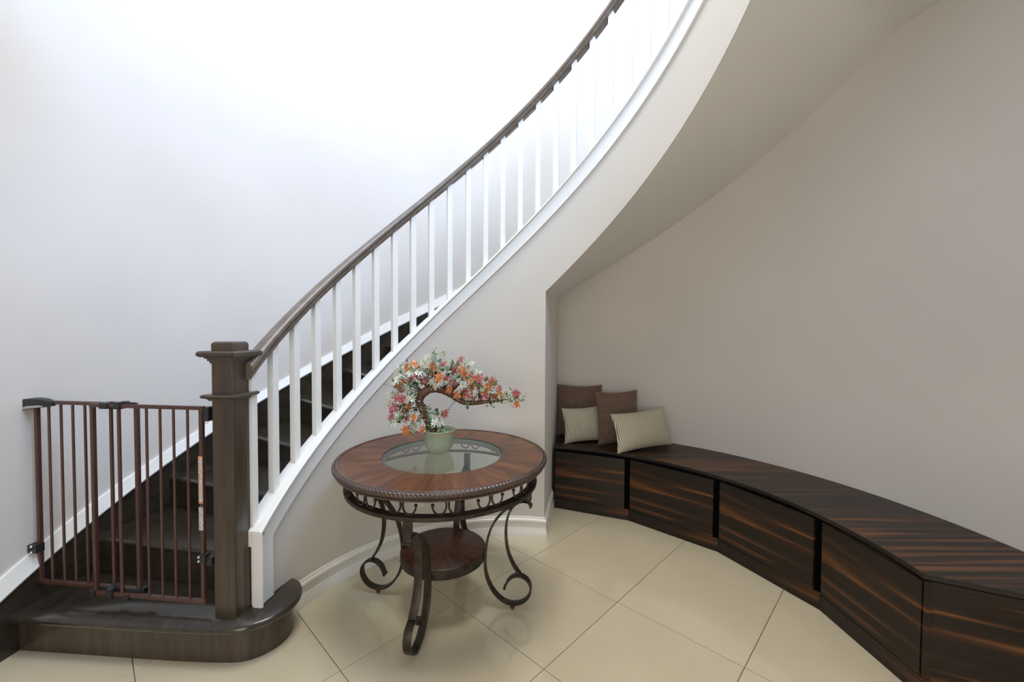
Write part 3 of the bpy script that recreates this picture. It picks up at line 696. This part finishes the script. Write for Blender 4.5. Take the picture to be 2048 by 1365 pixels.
# ---------------------------------------------------------------- bench: four cabinets and one continuous top
VTH = [(1.625, 78.0), (1.623, 57.35), (1.621, 35.2), (1.617, 13.9), (1.594, -4.6)]
VP = [Vector(P(r, t)[:2]) for r, t in VTH]
VP[0] = Vector((0.345, 3.262))
names = ['first bench cabinet, next to the end wall behind the cushions', 'second bench cabinet from the cushions, under the beige cushion end', 'third bench cabinet from the cushions, with streaked orange grain',
         'last and nearest bench cabinet, at the free end of the bench']
ZC = .465
for i in range(4):
    a, b = VP[i], VP[i + 1]; d = (b - a); wdt = d.length; d.normalize(); n = Vector((-d.y, d.x))     # n points to the wall
    if n.dot(a - Vector((CX, CY))) < 0: n = -n
    rt = empty('storage_cabinet', (a.x, a.y, 0), math.atan2(d.y, d.x))
    tag(rt, names[i], 'cabinet', 'cabinets under the curved bench')
    sgn = 1 if Vector((-math.sin(rt.rotation_euler.z), math.cos(rt.rotation_euler.z))).dot(n) > 0 else -1
    M = (Matrix.Translation(rt.location) @ Matrix.Rotation(rt.rotation_euler.z, 4, 'Z')).inverted()
    def lc(p): v = M @ Vector((p[0], p[1], 0)); return (v.x, v.y)
    ra, rb = P(RO - .012, VTH[i][1] - (.3 if i == 0 else .1)), P(RO - .012, VTH[i + 1][1] + .1)
    la, lb = lc(ra), lc(rb)
    if i == 3: lb = lc((2.118, 1.30))
    # carcass behind the front plane
    e = .021 * sgn
    mb = MB(); g = .001
    mb.prism([(g + .004 * i, e), (wdt - g - .004, e), (lb[0] - g, lb[1]), (la[0] + g, la[1])], 0.0, ZC - .002); mb.build('carcass', M_ZDOOR if i == 3 else M_DARK, rt)
    mb = MB(); mb.box((wdt / 2, .010 * sgn, .041), (wdt / 2 - .001, .0095, .040)); mb.build('plinth', M_ZDOOR, rt, bevel=.001)
    gapr = .034 if i < 3 else .022
    gl = .006 if i else .002
    mb = MB(); x0, x1 = gl, wdt - gapr; mb.box(((x0 + x1) / 2, .009 * sgn, (.086 + .455) / 2), ((x1 - x0) / 2, .010, (.455 - .086) / 2)); mb.build('door', M_ZDOOR, rt, bevel=.0012)
    if i < 3:
        mb = MB(); mb.box((wdt - .004, .0155 * sgn, (.084 + ZC) / 2), (.0035, .004, (ZC - .084) / 2 - .002)); mb.build('stile', M_DARK, rt)
    else:
        mb = MB(); mb.box((wdt - .008, .010 * sgn, (.084 + ZC) / 2), (.0085, .0095, (ZC - .084) / 2 - .003)); mb.build('side_panel', M_ZDOOR, rt, bevel=.001)
def rfront(th):
    pts = [(-4.5, 1.592), (6, 1.606), (17, 1.618), (24, 1.628), (38, 1.632), (55, 1.646), (77.9, 1.655)]
    for (a, ra), (b, rb) in zip(pts[:-1], pts[1:]):
        if th <= b: return ra + (rb - ra) * (th - a) / (b - a)
    return 1.655
fr = [P(rfront(t), t)[:2] for t in frange(-4.0, 77.9, 1.8)]
bk = [P(RO - .003, t)[:2] for t in frange(77.9, -9.6, 2.0)]
outl = [(1.5881, 1.5653)] + fr[1:] + bk + [(2.150, 1.284)]
bt = MB(); bt.prism([(x, y) for x, y in outl], ZC + .001, ZC + .022)
o = bt.build('bench_top', [M_ZTOP, M_ZEDGE], bevel=.001)
for p_ in o.data.polygons:
    if p_.normal.z < 0.5: p_.material_index = 1
tag(o, 'long curved dark streaked wooden bench top along the wall', 'bench top')

# ---------------------------------------------------------------- cushions
def cushion(name, w, h, t, m, base, yaw, lean, roll, label, seed, edge):
    r = random.Random(seed); root = empty(name, base)
    tag(root, label, 'cushion')
    mb = MB(); N = 26; wamp = .0035 if m is M_FBROWN else .0008; ph = [r.uniform(0, 6) for _ in range(6)]
    def surf(u, v, s):
        x = w / 2 * u * (1 - .095 * (1 - v * v)); z = h / 2 * v * (1 - .085 * (1 - u * u))
        q = max(0, (1 - u ** 2) * (1 - v ** 2)); y = t / 2 * q ** .42
        wr = wamp * (math.sin(9 * u + ph[0] + 3 * v) + math.sin(11 * v + ph[1] - 4 * u)) * q ** .3
        wr += wamp * .9 * math.sin(28 * v + ph[2]) * max(0, -u - .45) * 1.6 * q ** .25
        return (x, s * (y + wr), z + h / 2)
    vs = []; fs = []; idx = {}
    for s in (1, -1):
        for i in range(N + 1):
            for j in range(N + 1):
                u = -math.cos(PI * i / N); v = -math.cos(PI * j / N)
                edge_ = i in (0, N) or j in (0, N)
                if s == -1 and edge_: idx[(s, i, j)] = idx[(1, i, j)]; continue
                idx[(s, i, j)] = len(vs); vs.append(surf(u, v, s) if not edge_ else (surf(u, v, 0)))
    for s in (1, -1):
        for i in range(N):
            for j in range(N): fs.append((idx[(s, i, j)], idx[(s, i + 1, j)], idx[(s, i + 1, j + 1)], idx[(s, i, j + 1)]))
    mb.add(vs, fs); mb.build('cover', m, root, smooth=70)
    mb = MB(); loop = []
    for k in range(4):
        for q in range(12):
            tt = -1 + 2 * q / 12
            u, v = [(tt, -1), (1, tt), (-tt, 1), (-1, -tt)][k]; loop.append(surf(u, v, 0))
    loop.append(loop[0]); mb.tube(loop, edge, 6); mb.build('piping', m, root, smooth=60)
    root.rotation_mode = 'XYZ'
    root.matrix_world = Matrix.Translation(base) @ Matrix.Rotation(yaw, 4, 'Z') @ Matrix.Rotation(-lean, 4, 'X') @ Matrix.Rotation(roll, 4, 'Y')
    return root
ZS = .488
def yawof(dx, dy): return math.atan2(dy, dx)
cushion('cushion', .40, .45, .13, M_FBROWN, (.592, 3.615, ZS), yawof(.4, -.05), .11, 0.0, 'brown woven cushion in the corner, leftmost and furthest back', 11, .003)
cushion('cushion', .37, .43, .13, M_FBROWN, (.890, 3.345, ZS + .006), yawof(.33, .035), .22, -.03, 'brown woven cushion in the middle, behind the large ribbed one', 12, .003)
cushion('cushion', .36, .285, .12, M_FRIB, (.610, 3.400, ZS + .006), yawof(.40, .10), .20, -.03, 'small beige ribbed cushion on the left, half hidden by a brown cushion', 13, .003)
cushion('cushion', .52, .295, .13, M_FRIB, (1.045, 3.195, ZS + .010), yawof(.5, .19), .28, -.045, 'large beige ribbed cushion in front on the right of the cushion pile', 14, .003)
